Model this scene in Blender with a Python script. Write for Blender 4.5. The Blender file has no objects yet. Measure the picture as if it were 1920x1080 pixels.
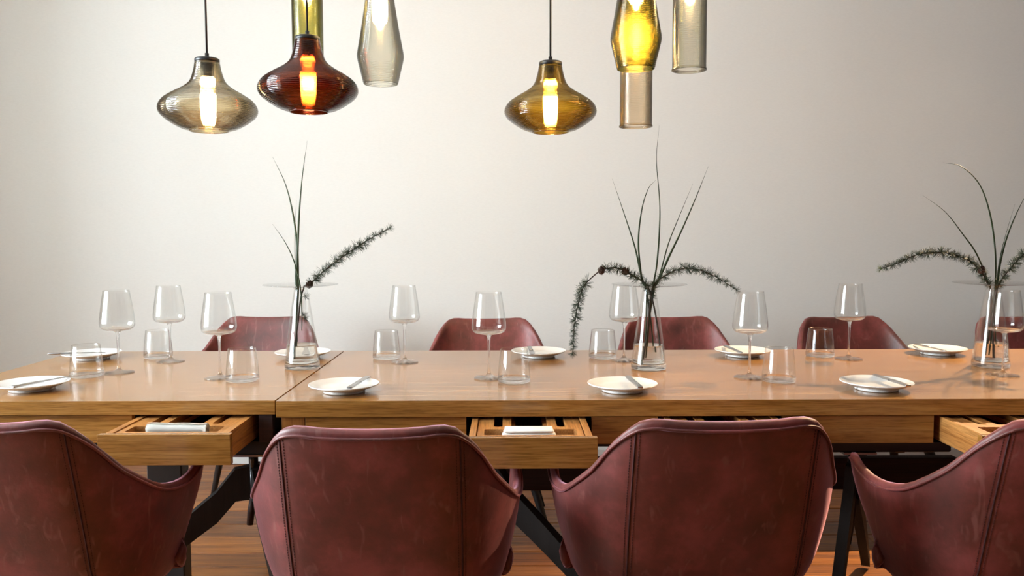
import bpy, bmesh, math, random
from mathutils import Vector, Matrix

random.seed(7)
S = bpy.context.scene
COL = S.collection
R = math.radians

# ------------------------------------------------------------------ camera, world, lights, exposure
F_PX, CAM_H, PITCH, ROLL = 1535.0, 1.18, R(3.91), R(0.15)
cam_data = bpy.data.cameras.new('camera')
cam_data.sensor_width = 36.0
cam_data.lens = F_PX / 1920 * 36
cam_data.clip_start = 0.05
cam = bpy.data.objects.new('camera', cam_data)
COL.objects.link(cam)
CAM_M = (Matrix.Translation((0, 0, CAM_H)) @ Matrix.Rotation(R(-0.2), 4, 'Z')
         @ Matrix.Rotation(R(90) - PITCH, 4, 'X') @ Matrix.Rotation(-ROLL, 4, 'Z'))
cam.matrix_world = CAM_M
S.camera = cam

world = bpy.data.worlds.new('world')
S.world = world
world.use_nodes = True
world.node_tree.nodes['Background'].inputs[0].default_value = (0.75, 0.86, 1.0, 1)
world.node_tree.nodes['Background'].inputs[1].default_value = 0.6

def area_light(name, loc, target, sx, sy, power, color):
    d = bpy.data.lights.new(name, 'AREA')
    d.shape = 'RECTANGLE'; d.size = sx; d.size_y = sy
    d.energy = power; d.color = color
    o = bpy.data.objects.new(name, d)
    COL.objects.link(o)
    o.location = loc
    o.rotation_euler = (Vector(target) - Vector(loc)).to_track_quat('-Z', 'Y').to_euler()
    return o
# daylight behind the tall window of the left wall
area_light('window_daylight', (-4.09, 1.4, 1.75), (0, 1.4, 1.75), 2.2, 2.3, 605, (0.83, 0.93, 1.0))

vs = S.view_settings
vs.view_transform = 'Standard'
vs.look = 'None'
vs.exposure = 0.0
vs.gamma = 1.0
vs.use_curve_mapping = False
S.cycles.max_bounces = 16
S.cycles.transmission_bounces = 16
S.cycles.glossy_bounces = 6
S.cycles.transparent_max_bounces = 24
S.cycles.use_denoising = True

# ------------------------------------------------------------------ helpers
def cam_ray(px, py):
    d = Vector(((px - 960) / F_PX, -(py - 540) / F_PX, -1))
    return CAM_M.to_3x3() @ d
def on_plane(px, py, z):
    d = cam_ray(px, py)
    t = (z - CAM_H) / d.z
    return Vector((0, 0, CAM_H)) + d * t
def at_depth(px, py, y):
    d = cam_ray(px, py)
    return Vector((0, 0, CAM_H)) + d * (y / d.y)

def mesh_from(bm, name, smooth=True, recalc=True):
    if recalc:
        bmesh.ops.recalc_face_normals(bm, faces=bm.faces)
    me = bpy.data.meshes.new(name)
    bm.to_mesh(me); bm.free()
    if smooth:
        for p in me.polygons: p.use_smooth = True
    return me
def link(name, me, mat=None, parent=None, loc=None, rot=None):
    o = bpy.data.objects.new(name, me)
    COL.objects.link(o)
    if mat is not None and me is not None:
        if not me.materials: me.materials.append(mat)
        elif me.materials[0] != mat and name != 'needle_tuft':
            o.material_slots[0].link = 'OBJECT'; o.material_slots[0].material = mat
    if parent is not None: o.parent = parent
    if loc is not None: o.location = loc
    if rot is not None: o.rotation_euler = rot
    return o
def tag(o, label=None, cat=None, group=None, kind=None):
    if label: o['label'] = label
    if cat: o['category'] = cat
    if group: o['group'] = group
    if kind: o['kind'] = kind
    return o
def thing(name, label, cat, loc=(0, 0, 0), rotz=0, group=None):
    o = bpy.data.objects.new(name, None)
    COL.objects.link(o)
    o.empty_display_size = 0.05
    o.location = loc; o.rotation_euler = (0, 0, rotz)
    return tag(o, label, cat, group)
def copy_tree(o, parent=None):
    c = o.copy(); COL.objects.link(c)
    if parent is not None: c.parent = parent
    for ch in list(o.children): copy_tree(ch, c)
    return c
def box(bm, x0, x1, y0, y1, z0, z1, bevel=0.0, seg=2):
    vs_ = [bm.verts.new((x, y, z)) for x in (x0, x1) for y in (y0, y1) for z in (z0, z1)]
    f = [(0, 1, 3, 2), (4, 6, 7, 5), (0, 4, 5, 1), (2, 3, 7, 6), (0, 2, 6, 4), (1, 5, 7, 3)]
    fs = [bm.faces.new([vs_[i] for i in q]) for q in f]
    if bevel > 0:
        es = list({e for fc in fs for e in fc.edges})
        bmesh.ops.bevel(bm, geom=es, offset=bevel, segments=seg, affect='EDGES', profile=0.5)
def box_mesh(name, *a, **k):
    bm = bmesh.new(); box(bm, *a, **k)
    return mesh_from(bm, name, smooth=False)
def lathe(prof, seg=48, close=False):
    """profile [(r,z)...]; faces face outward when the profile runs upward on the outside"""
    bm = bmesh.new()
    rings = []
    for r, z in prof:
        if r < 1e-6: rings.append([bm.verts.new((0, 0, z))])
        else: rings.append([bm.verts.new((r * math.cos(2 * math.pi * i / seg), r * math.sin(2 * math.pi * i / seg), z)) for i in range(seg)])
    n = len(rings)
    for a in range(n if close else n - 1):
        A, B = rings[a], rings[(a + 1) % n]
        for i in range(seg):
            j = (i + 1) % seg
            if len(A) == 1 and len(B) == 1: continue
            if len(A) == 1: bm.faces.new((A[0], B[j], B[i]))
            elif len(B) == 1: bm.faces.new((A[i], A[j], B[0]))
            else: bm.faces.new((A[i], A[j], B[j], B[i]))
    return bm
def spline(pts, n):
    """Catmull-Rom through tuples, n samples per span"""
    P = [Vector(p) for p in pts]
    P = [2 * P[0] - P[1]] + P + [2 * P[-1] - P[-2]]
    out = []
    for i in range(1, len(P) - 2):
        a, b, c, d = P[i - 1], P[i], P[i + 1], P[i + 2]
        for k in range(n):
            t = k / n
            out.append(0.5 * ((2 * b) + (c - a) * t + (2 * a - 5 * b + 4 * c - d) * t * t + (3 * b - a - 3 * c + d) * t ** 3))
    out.append(P[-2])
    return out
def tube(bm, pts, rad, seg=8, caps=True, flat=1.0):
    """flat < 1 squashes the section across the second axis"""
    n = len(pts); rings = []
    up = Vector((0, 1, 0))
    for i, p in enumerate(pts):
        t = (Vector(pts[min(i + 1, n - 1)]) - Vector(pts[max(i - 1, 0)])).normalized()
        a = t.cross(up)
        if a.length < 1e-4: a = t.cross(Vector((1, 0, 0)))
        a.normalize(); b = t.cross(a).normalized()
        r = rad[i] if hasattr(rad, '__len__') else rad
        rings.append([bm.verts.new(Vector(p) + a * (r * math.cos(2 * math.pi * k / seg)) + b * (r * flat * math.sin(2 * math.pi * k / seg))) for k in range(seg)])
    for i in range(n - 1):
        for k in range(seg):
            l = (k + 1) % seg
            bm.faces.new((rings[i][k], rings[i][l], rings[i + 1][l], rings[i + 1][k]))
    if caps:
        bm.faces.new(rings[0][::-1]); bm.faces.new(rings[-1])

# ------------------------------------------------------------------ materials
def mat(name):
    m = bpy.data.materials.new(name); m.use_nodes = True
    nt = m.node_tree; nt.nodes.clear()
    out = nt.nodes.new('ShaderNodeOutputMaterial')
    return m, nt, out
def N(nt, typ, **inp):
    n = nt.nodes.new(typ)
    for k, v in inp.items():
        if k.startswith('_'): setattr(n, k[1:], v)
        else: n.inputs[k.replace('__', ' ')].default_value = v
    return n
def ramp(nt, stops):
    n = nt.nodes.new('ShaderNodeValToRGB')
    e = n.color_ramp.elements
    while len(e) < len(stops): e.new(0.5)
    for el, (p, c) in zip(e, stops):
        el.position = p; el.color = (*c, 1) if len(c) == 3 else c
    return n
def plain(name, color, rough=0.5, metal=0.0, noise=0.0, coat=0.0):
    m, nt, out = mat(name)
    b = N(nt, 'ShaderNodeBsdfPrincipled', Roughness=rough, Metallic=metal)
    b.inputs['Coat Weight'].default_value = coat
    tc = N(nt, 'ShaderNodeTexCoord')
    nz = N(nt, 'ShaderNodeTexNoise', Scale=22.0, Detail=4.0)
    nt.links.new(tc.outputs['Object'], nz.inputs['Vector'])
    c1 = tuple(c * (1 - noise) for c in color); c2 = tuple(min(1, c * (1 + noise)) for c in color)
    rp = ramp(nt, [(0.3, c1), (0.7, c2)])
    nt.links.new(nz.outputs['Fac'], rp.inputs['Fac'])
    nt.links.new(rp.outputs['Color'], b.inputs['Base Color'])
    nt.links.new(b.outputs[0], out.inputs[0])
    return m
def wood(name, dark, mid, light, axis='X', rough=0.38, scale=1.0, vary=0.0, bump=0.15, coat=0.0):
    m, nt, out = mat(name)
    b = N(nt, 'ShaderNodeBsdfPrincipled', Roughness=rough)
    b.inputs['Coat Weight'].default_value = coat
    b.inputs['Coat Roughness'].default_value = 0.13
    tc = N(nt, 'ShaderNodeTexCoord')
    mp = N(nt, 'ShaderNodeMapping')
    s = {'X': (1.1, 26, 26), 'Y': (26, 1.1, 26), 'Z': (26, 26, 1.1)}[axis]
    mp.inputs['Scale'].default_value = [v * scale for v in s]
    oi = N(nt, 'ShaderNodeObjectInfo')
    vm = N(nt, 'ShaderNodeVectorMath', _operation='SCALE'); vm.inputs['Scale'].default_value = 37.0
    cmb = N(nt, 'ShaderNodeCombineXYZ')
    for k in 'XYZ': nt.links.new(oi.outputs['Random'], cmb.inputs[k])
    nt.links.new(cmb.outputs[0], vm.inputs[0])
    nt.links.new(vm.outputs[0], mp.inputs['Location'])
    nt.links.new(tc.outputs['Object'], mp.inputs['Vector'])
    n1 = N(nt, 'ShaderNodeTexNoise', Scale=1.6, Detail=5.0, Roughness=0.6, Distortion=0.5)
    n2 = N(nt, 'ShaderNodeTexNoise', Scale=9.0, Detail=3.0, Roughness=0.7)
    nt.links.new(mp.outputs[0], n1.inputs['Vector']); nt.links.new(mp.outputs[0], n2.inputs['Vector'])
    r1 = ramp(nt, [(0.25, dark), (0.5, mid), (0.75, light)])
    nt.links.new(n1.outputs['Fac'], r1.inputs['Fac'])
    r2 = ramp(nt, [(0.36, (0.58, 0.53, 0.46)), (0.56, (1, 1, 1))])
    nt.links.new(n2.outputs['Fac'], r2.inputs['Fac'])
    mx = N(nt, 'ShaderNodeMixRGB', _blend_type='MULTIPLY', Fac=0.9)
    nt.links.new(r1.outputs[0], mx.inputs['Color1']); nt.links.new(r2.outputs[0], mx.inputs['Color2'])
    hv = N(nt, 'ShaderNodeHueSaturation')
    mr = N(nt, 'ShaderNodeMapRange'); mr.inputs['To Min'].default_value = 1 - vary; mr.inputs['To Max'].default_value = 1 + vary
    nt.links.new(oi.outputs['Random'], mr.inputs['Value']); nt.links.new(mr.outputs[0], hv.inputs['Value'])
    nt.links.new(mx.outputs[0], hv.inputs['Color'])
    nt.links.new(hv.outputs[0], b.inputs['Base Color'])
    bp = N(nt, 'ShaderNodeBump', Strength=bump, Distance=0.002)
    nt.links.new(n2.outputs['Fac'], bp.inputs['Height']); nt.links.new(bp.outputs[0], b.inputs['Normal'])
    nt.links.new(b.outputs[0], out.inputs[0])
    return m
def plaster(name, color):
    m, nt, out = mat(name)
    b = N(nt, 'ShaderNodeBsdfPrincipled', Roughness=0.85)
    b.inputs['Specular IOR Level'].default_value = 0.25
    tc = N(nt, 'ShaderNodeTexCoord')
    mp = N(nt, 'ShaderNodeMapping'); mp.inputs['Scale'].default_value = (60, 60, 260)
    nz = N(nt, 'ShaderNodeTexNoise', Scale=1.0, Detail=3.0)
    nt.links.new(tc.outputs['Object'], mp.inputs['Vector']); nt.links.new(mp.outputs[0], nz.inputs['Vector'])
    rp = ramp(nt, [(0.3, tuple(c * 0.965 for c in color)), (0.7, color)])
    nt.links.new(nz.outputs['Fac'], rp.inputs['Fac']); nt.links.new(rp.outputs[0], b.inputs['Base Color'])
    bp = N(nt, 'ShaderNodeBump', Strength=0.12, Distance=0.001)
    nt.links.new(nz.outputs['Fac'], bp.inputs['Height']); nt.links.new(bp.outputs[0], b.inputs['Normal'])
    nt.links.new(b.outputs[0], out.inputs[0])
    return m
def leather(name):
    m, nt, out = mat(name)
    b = N(nt, 'ShaderNodeBsdfPrincipled', Roughness=0.5)
    b.inputs['Specular IOR Level'].default_value = 0.8
    b.inputs['Sheen Weight'].default_value = 0.7
    b.inputs['Sheen Roughness'].default_value = 0.32
    b.inputs['Sheen Tint'].default_value = (1.0, 0.52, 0.66, 1)
    tc = N(nt, 'ShaderNodeTexCoord')
    oi = N(nt, 'ShaderNodeObjectInfo')
    add = N(nt, 'ShaderNodeVectorMath', _operation='ADD')
    sc = N(nt, 'ShaderNodeMath', _operation='MULTIPLY'); sc.inputs[1].default_value = 50
    nt.links.new(oi.outputs['Random'], sc.inputs[0])
    nt.links.new(tc.outputs['Object'], add.inputs[0]); nt.links.new(sc.outputs[0], add.inputs[1])
    n1 = N(nt, 'ShaderNodeTexNoise', Scale=7.0, Detail=6.0, Roughness=0.65)
    nt.links.new(add.outputs[0], n1.inputs['Vector'])
    r1 = ramp(nt, [(0.32, (0.070, 0.0135, 0.0085)), (0.5, (0.152, 0.0265, 0.0205)), (0.68, (0.28, 0.055, 0.051))])
    nt.links.new(n1.outputs['Fac'], r1.inputs['Fac'])
    # pale scuffs and scratches: wear with shapes of their own
    mp = N(nt, 'ShaderNodeMapping'); mp.inputs['Scale'].default_value = (38, 38, 9); mp.inputs['Rotation'].default_value = (0, 0.5, 0.3)
    nt.links.new(add.outputs[0], mp.inputs['Vector'])
    n2 = N(nt, 'ShaderNodeTexNoise', Scale=1.0, Detail=2.0, Distortion=1.2)
    nt.links.new(mp.outputs[0], n2.inputs['Vector'])
    r2 = ramp(nt, [(0.60, (0, 0, 0)), (0.73, (1, 1, 1))])
    nt.links.new(n2.outputs['Fac'], r2.inputs['Fac'])
    mf = N(nt, 'ShaderNodeMath', _operation='MULTIPLY'); mf.inputs[1].default_value = 0.65
    nt.links.new(r2.outputs[0], mf.inputs[0])
    mx = N(nt, 'ShaderNodeMixRGB'); mx.inputs['Color2'].default_value = (0.25, 0.09, 0.075, 1)
    nt.links.new(mf.outputs[0], mx.inputs['Fac']); nt.links.new(r1.outputs[0], mx.inputs['Color1'])
    nt.links.new(mx.outputs[0], b.inputs['Base Color'])
    n3 = N(nt, 'ShaderNodeTexNoise', Scale=180.0, Detail=3.0)
    nt.links.new(add.outputs[0], n3.inputs['Vector'])
    rr = N(nt, 'ShaderNodeMapRange'); rr.inputs['To Min'].default_value = 0.40; rr.inputs['To Max'].default_value = 0.62
    nt.links.new(n1.outputs['Fac'], rr.inputs['Value']); nt.links.new(rr.outputs[0], b.inputs['Roughness'])
    bp = N(nt, 'ShaderNodeBump', Strength=0.18, Distance=0.0012)
    nt.links.new(n3.outputs['Fac'], bp.inputs['Height']); nt.links.new(bp.outputs[0], b.inputs['Normal'])
    nt.links.new(b.outputs[0], out.inputs[0])
    return m
def clear_glass(name, color=(1, 1, 1), ior=1.45, see=0.0):
    m, nt, out = mat(name)
    g = N(nt, 'ShaderNodeBsdfGlass', Roughness=0.0, IOR=ior)
    g.inputs['Color'].default_value = (*color, 1)
    if see > 0:
        t = N(nt, 'ShaderNodeBsdfTransparent')
        mx = N(nt, 'ShaderNodeMixShader', Fac=see)
        nt.links.new(g.outputs[0], mx.inputs[1]); nt.links.new(t.outputs[0], mx.inputs[2])
        nt.links.new(mx.outputs[0], out.inputs[0])
    else: nt.links.new(g.outputs[0], out.inputs[0])
    return m
def thin_glass(name, tint, refr=0.5, both_sides=False):
    """thin coloured wall: tint deepens where the wall is seen edge-on (longer way through the glass), Fresnel gloss on top, part of the light bent by the ribs"""
    m, nt, out = mat(name)
    lw = N(nt, 'ShaderNodeLayerWeight', Blend=0.5)
    sub = N(nt, 'ShaderNodeMath', _operation='SUBTRACT'); sub.inputs[0].default_value = 1.0
    nt.links.new(lw.outputs['Facing'], sub.inputs[1])
    mxm = N(nt, 'ShaderNodeMath', _operation='MAXIMUM'); mxm.inputs[1].default_value = 0.3
    nt.links.new(sub.outputs[0], mxm.inputs[0])
    dv = N(nt, 'ShaderNodeMath', _operation='DIVIDE'); dv.inputs[0].default_value = 1.0
    nt.links.new(mxm.outputs[0], dv.inputs[1])
    cmb = N(nt, 'ShaderNodeCombineColor')
    for i, ch in enumerate(('Red', 'Green', 'Blue')):
        pw = N(nt, 'ShaderNodeMath', _operation='POWER'); pw.inputs[0].default_value = tint[i]
        nt.links.new(dv.outputs[0], pw.inputs[1]); nt.links.new(pw.outputs[0], cmb.inputs[ch])
    tr = N(nt, 'ShaderNodeBsdfTransparent'); nt.links.new(cmb.outputs[0], tr.inputs['Color'])
    rf = N(nt, 'ShaderNodeBsdfRefraction', Roughness=0.12, IOR=1.45); nt.links.new(cmb.outputs[0], rf.inputs['Color'])
    m1 = N(nt, 'ShaderNodeMixShader', Fac=refr)
    nt.links.new(tr.outputs[0], m1.inputs[1]); nt.links.new(rf.outputs[0], m1.inputs[2])
    gl = N(nt, 'ShaderNodeBsdfGlossy', Roughness=0.03)
    m2 = N(nt, 'ShaderNodeMixShader')
    if both_sides:      # Schlick's curve, alike from either side of a thin wall
        p5 = N(nt, 'ShaderNodeMath', _operation='POWER'); p5.inputs[1].default_value = 5.0
        nt.links.new(lw.outputs['Facing'], p5.inputs[0])
        fr = N(nt, 'ShaderNodeMath', _operation='MULTIPLY_ADD'); fr.inputs[1].default_value = 0.8; fr.inputs[2].default_value = 0.045
        nt.links.new(p5.outputs[0], fr.inputs[0])
    else: fr = N(nt, 'ShaderNodeFresnel', IOR=1.5)
    nt.links.new(fr.outputs[0], m2.inputs['Fac']); nt.links.new(m1.outputs[0], m2.inputs[1]); nt.links.new(gl.outputs[0], m2.inputs[2])
    nt.links.new(m2.outputs[0], out.inputs[0])
    return m
def glow(name, color, strength):
    m, nt, out = mat(name)
    e = N(nt, 'ShaderNodeEmission', Strength=strength); e.inputs[0].default_value = (*color, 1)
    nt.links.new(e.outputs[0], out.inputs[0])
    return m

M_WALL = plaster('wall_linen_paint', (0.80, 0.787, 0.755))
M_ROOM = plaster('room_paint', (0.16, 0.15, 0.14))
M_CEIL = plaster('ceiling_paint', (0.74, 0.74, 0.71))
M_TRIM = plain('white_trim', (0.78, 0.78, 0.77), 0.45, noise=0.02)
M_OAK = wood('oak_along', (0.25, 0.105, 0.020), (0.365, 0.168, 0.036), (0.46, 0.235, 0.064), 'X', 0.27, coat=0.5)
M_OAKZ = wood('oak_upright', (0.23, 0.082, 0.014), (0.32, 0.125, 0.025), (0.40, 0.175, 0.042), 'Z', 0.38)
M_OAKY = wood('oak_lengthwise', (0.38, 0.15, 0.035), (0.50, 0.22, 0.06), (0.60, 0.30, 0.095), 'Y', 0.4)
M_FLOOR = wood('old_floor_boards', (0.11, 0.033, 0.005), (0.31, 0.100, 0.013), (0.48, 0.18, 0.028), 'X', 0.45, 0.7, vary=0.22, bump=0.4)
M_GAP = plain('floor_joint', (0.02, 0.012, 0.008), 0.9)
M_DARKWOOD = wood('dark_stained_wood', (0.006, 0.0035, 0.003), (0.011, 0.0065, 0.0055), (0.018, 0.011, 0.009), 'Z', 0.65)
M_REDWOOD = wood('dark_red_wood', (0.020, 0.006, 0.004), (0.034, 0.010, 0.007), (0.05, 0.016, 0.011), 'X', 0.6)
M_BLACK = plain('black_metal', (0.012, 0.012, 0.013), 0.4, noise=0.1)
M_STEEL = plain('brushed_steel', (0.45, 0.45, 0.46), 0.26, 1.0, noise=0.05)
M_LEATHER = leather('oxblood_leather')
M_SEAM = plain('seam_thread', (0.050, 0.010, 0.010), 0.7, noise=0.2)
M_CHINA = plain('white_china', (0.80, 0.80, 0.79), 0.18, noise=0.01, coat=0.4)
M_LINEN = plain('white_linen', (0.90, 0.88, 0.83), 0.9, noise=0.03)
M_GLASS = clear_glass('clear_glass', (1, 1, 1), 1.42, 0.35)
M_VASE = clear_glass('vase_glass', (0.99, 1.0, 0.995), 1.40, 0.3)
M_WATER = clear_glass('water', (0.995, 0.99, 0.975), 1.33, 0.15)
M_STEM = plain('twig_bark', (0.035, 0.022, 0.014), 0.8, noise=0.4)
M_NEEDLE = plain('larch_needle', (0.020, 0.042, 0.018), 0.55, noise=0.35)
M_NEEDLE2 = plain('pale_larch_needle', (0.10, 0.15, 0.03), 0.55, noise=0.2)
M_CONE = plain('cone_scale', (0.055, 0.026, 0.016), 0.8, noise=0.4)
M_BLADE = plain('grass_blade', (0.022, 0.038, 0.012), 0.45, noise=0.3)
M_BULB = glow('lit_bulb', (1.0, 0.70, 0.33), 450.0)
M_THIN = thin_glass('thin_clear_glass', (0.996, 0.998, 0.997), 0.0, True)
M_PANE = thin_glass('window_pane', (0.97, 0.98, 0.98), 0.0, True)

# ------------------------------------------------------------------ the room
XL, XR, YB, YF, ZC = -3.1, 5.2, -3.6, 4.13, 3.05
WT = .95                          # depth of the window reveal
def struct(name, me, m, label=None):
    o = link(name, me, m)
    tag(o, label, None, None, 'structure')
    return o
struct('wall_back', box_mesh('wall_back', XL - WT, XR + .15, YF, YF + .12, -.02, ZC), M_WALL, 'pale grey linen-textured wall behind the dining table')
struct('wall_right', box_mesh('wall_right', XR, XR + .12, YB, YF, -.02, ZC), M_ROOM)
struct('wall_front', box_mesh('wall_front', XL - WT, XR + .15, YB - .12, YB, -.02, ZC), M_ROOM)
struct('ceiling', box_mesh('ceiling', XL - WT, XR + .15, YB, YF, ZC, ZC + .1), M_CEIL)
WY0, WY1, WZ0, WZ1 = 0.4, 2.4, 0.7, 2.75
bm = bmesh.new()
box(bm, XL - WT, XL, YB, WY0, -.02, ZC); box(bm, XL - WT, XL, WY1, YF, -.02, ZC)
box(bm, XL - WT, XL, WY0, WY1, -.02, WZ0); box(bm, XL - WT, XL, WY0, WY1, WZ1, ZC)
struct('wall_left', mesh_from(bm, 'wall_left', False), M_WALL)
bm = bmesh.new()
for a, b, c, d in ((WY0, WY0 + .06, WZ0, WZ1), (WY1 - .06, WY1, WZ0, WZ1), (WY0 + .06, WY1 - .06, WZ0, WZ0 + .06), (WY0 + .06, WY1 - .06, WZ1 - .06, WZ1)):
    box(bm, XL - .62, XL - .54, a, b, c, d, .006)
win = struct('window_1', mesh_from(bm, 'window_1', False), M_TRIM, 'tall white window with panes in the left wall')
ny, nz = 3, 4
ys = [WY0 + .06 + (WY1 - WY0 - .12) * i / ny for i in range(ny + 1)]
zs = [WZ0 + .06 + (WZ1 - WZ0 - .12) * i / nz for i in range(nz + 1)]
for y in ys[1:-1]: link('muntin', box_mesh('muntin', XL - .60, XL - .56, y - .017, y + .017, zs[0], zs[-1]), M_TRIM, win)
for z in zs[1:-1]: link('crossbar', box_mesh('crossbar', XL - .595, XL - .565, ys[0], ys[-1], z - .014, z + .014), M_TRIM, win)
for i in range(ny):
    for j in range(nz):
        bm = bmesh.new()
        v = [bm.verts.new((XL - .58, ys[i + a], zs[j + b])) for a, b in ((0, 0), (1, 0), (1, 1), (0, 1))]
        bm.faces.new(v)
        link('pane', mesh_from(bm, 'pane', False), M_PANE, win)
struct('baseboard_back', box_mesh('baseboard_back', XL, XR, YF - .014, YF, 0.0, .07, bevel=.003), M_TRIM, 'low white baseboard along the back wall')

floor = struct('floor', box_mesh('floor', XL - WT, XR + .15, YB, YF, -.06, -.013), M_GAP, 'worn orange-brown plank floor')
rows = 0; y = YF
rng = random.Random(3)
while y > -0.6:
    w = rng.uniform(.125, .165)
    x = XL - rng.uniform(0, 1.6)
    while x < XR:
        L = rng.uniform(1.5, 2.6)
        x0, x1 = max(x, XL), min(x + L, XR)
        if x1 - x0 > .05:
            dz = rng.uniform(-.0015, 0)
            me = box_mesh('plank', x0 + .001, x1 - .001, y - w + .0022, y - .0022, -.03, dz, bevel=.0025, seg=1)
            link('plank', me, M_FLOOR, floor)
        x += L
    y -= w
link('rear_boards', box_mesh('rear_boards', XL, XR, YB, y, -.03, -.001), M_FLOOR, floor)

# ------------------------------------------------------------------ dining tables
TZ = 0.75
YT0, YT1 = 2.075, 2.965          # front and back edges of the tops
XJ = -0.601                      # joint between the two tables

def rounded_rect(x0, x1, y0, y1, r, n=5):
    pts = []
    for cx, cy, a0 in ((x1 - r, y1 - r, 0), (x0 + r, y1 - r, 90), (x0 + r, y0 + r, 180), (x1 - r, y0 + r, 270)):
        for k in range(n + 1):
            a = R(a0 + 90 * k / n)
            pts.append((cx + r * math.cos(a), cy + r * math.sin(a)))
    return pts
def cut_plate(name, outer, holes, thick):
    """flat board with rounded cut-outs: a filled 2D curve turned into a mesh"""
    cu = bpy.data.curves.new(name, 'CURVE'); cu.dimensions = '2D'; cu.fill_mode = 'BOTH'; cu.extrude = thick / 2
    for pts in [outer] + holes:
        sp = cu.splines.new('POLY'); sp.points.add(len(pts) - 1)
        for p, (x, y_) in zip(sp.points, pts): p.co = (x, y_, 0, 1)
        sp.use_cyclic_u = True
    o = bpy.data.objects.new(name, cu); COL.objects.link(o)
    dg = bpy.context.evaluated_depsgraph_get()
    me = bpy.data.meshes.new_from_object(o.evaluated_get(dg))
    bpy.data.objects.remove(o); bpy.data.curves.remove(cu)
    me.name = name
    return me

DW, DH = 0.312, 0.0735           # drawer front
def drawer(table, xc, yfront, ztop):
    """part: the drawer front; sub-parts: sides, cutlery insert, bottom"""
    d = link('drawer', box_mesh('drawer', -DW / 2, DW / 2, 0, .018, -DH, 0, bevel=.0012), M_OAK, table, (xc, yfront, ztop))
    bw = DW / 2 - .010
    for s in (-1, 1):
        x0, x1 = sorted((s * bw, s * (bw - .016)))
        link('drawer_side', box_mesh('drawer_side', x0, x1, .018, .50, -DH + .008, -.001, bevel=.001), M_OAKY, d)
    iw = bw - .0185
    holes = [rounded_rect(-iw + .016, iw - .016, .022, .080, .006),
             rounded_rect(-iw + .038, -iw + .060, .105, .42, .010),
             rounded_rect(-iw + .082, iw - .082, .105, .42, .003),
             rounded_rect(iw - .060, iw - .038, .105, .42, .010)]
    me = cut_plate('cutlery_insert', rounded_rect(-iw, iw, .0, .46, .002), holes, .016)
    link('cutlery_insert', me, M_OAKY, d, (0, .019, -.0115))
    for s in (-1, 1):
        x0, x1 = sorted((s * (iw - .082), s * (iw - .092)))
        link('insert_step', box_mesh('insert_step', x0, x1, .125, .46, -.028, -.0155), M_OAKY, d)
    link('drawer_bottom', box_mesh('drawer_bottom', -bw + .016, bw - .016, .018, .50, -DH + .010, -DH + .016), M_OAKY, d)
    return d

def curved_leg(table, p0, p1, w0=.055, w1=.03, thick=.028):
    """dark splayed pedestal leg with a bow: deep at the column, slim at the floor"""
    p0, p1 = Vector(p0), Vector(p1)
    hor = Vector((p1.x - p0.x, p1.y - p0.y, 0)); L = hor.length; hor.normalize()
    side = Vector((-hor.y, hor.x, 0)) * thick / 2
    n = 12; top, bot = [], []
    for i in range(n + 1):
        t = i / n
        zt = p0.z + (p1.z + .01 - p0.z) * (t if t > .12 else t * .25) ** 1.12
        w = (w0 * 1.5) * (1 - t) + w1 * t
        p = p0 + hor * (L * t)
        top.append(Vector((p.x, p.y, max(zt, .012))))
        bot.append(Vector((p.x, p.y, max(zt - w * 1.15, 0))))
    bm = bmesh.new()
    rings = [[bm.verts.new(a + side), bm.verts.new(a - side), bm.verts.new(b - side), bm.verts.new(b + side)] for a, b in zip(top, bot)]
    for a, b in zip(rings, rings[1:]):
        for k in range(4): bm.faces.new((a[k], a[(k + 1) % 4], b[(k + 1) % 4], b[k]))
    bm.faces.new(rings[0]); bm.faces.new(rings[-1][::-1])
    link('leg', mesh_from(bm, 'leg', False), M_DARKWOOD, table)

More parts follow.
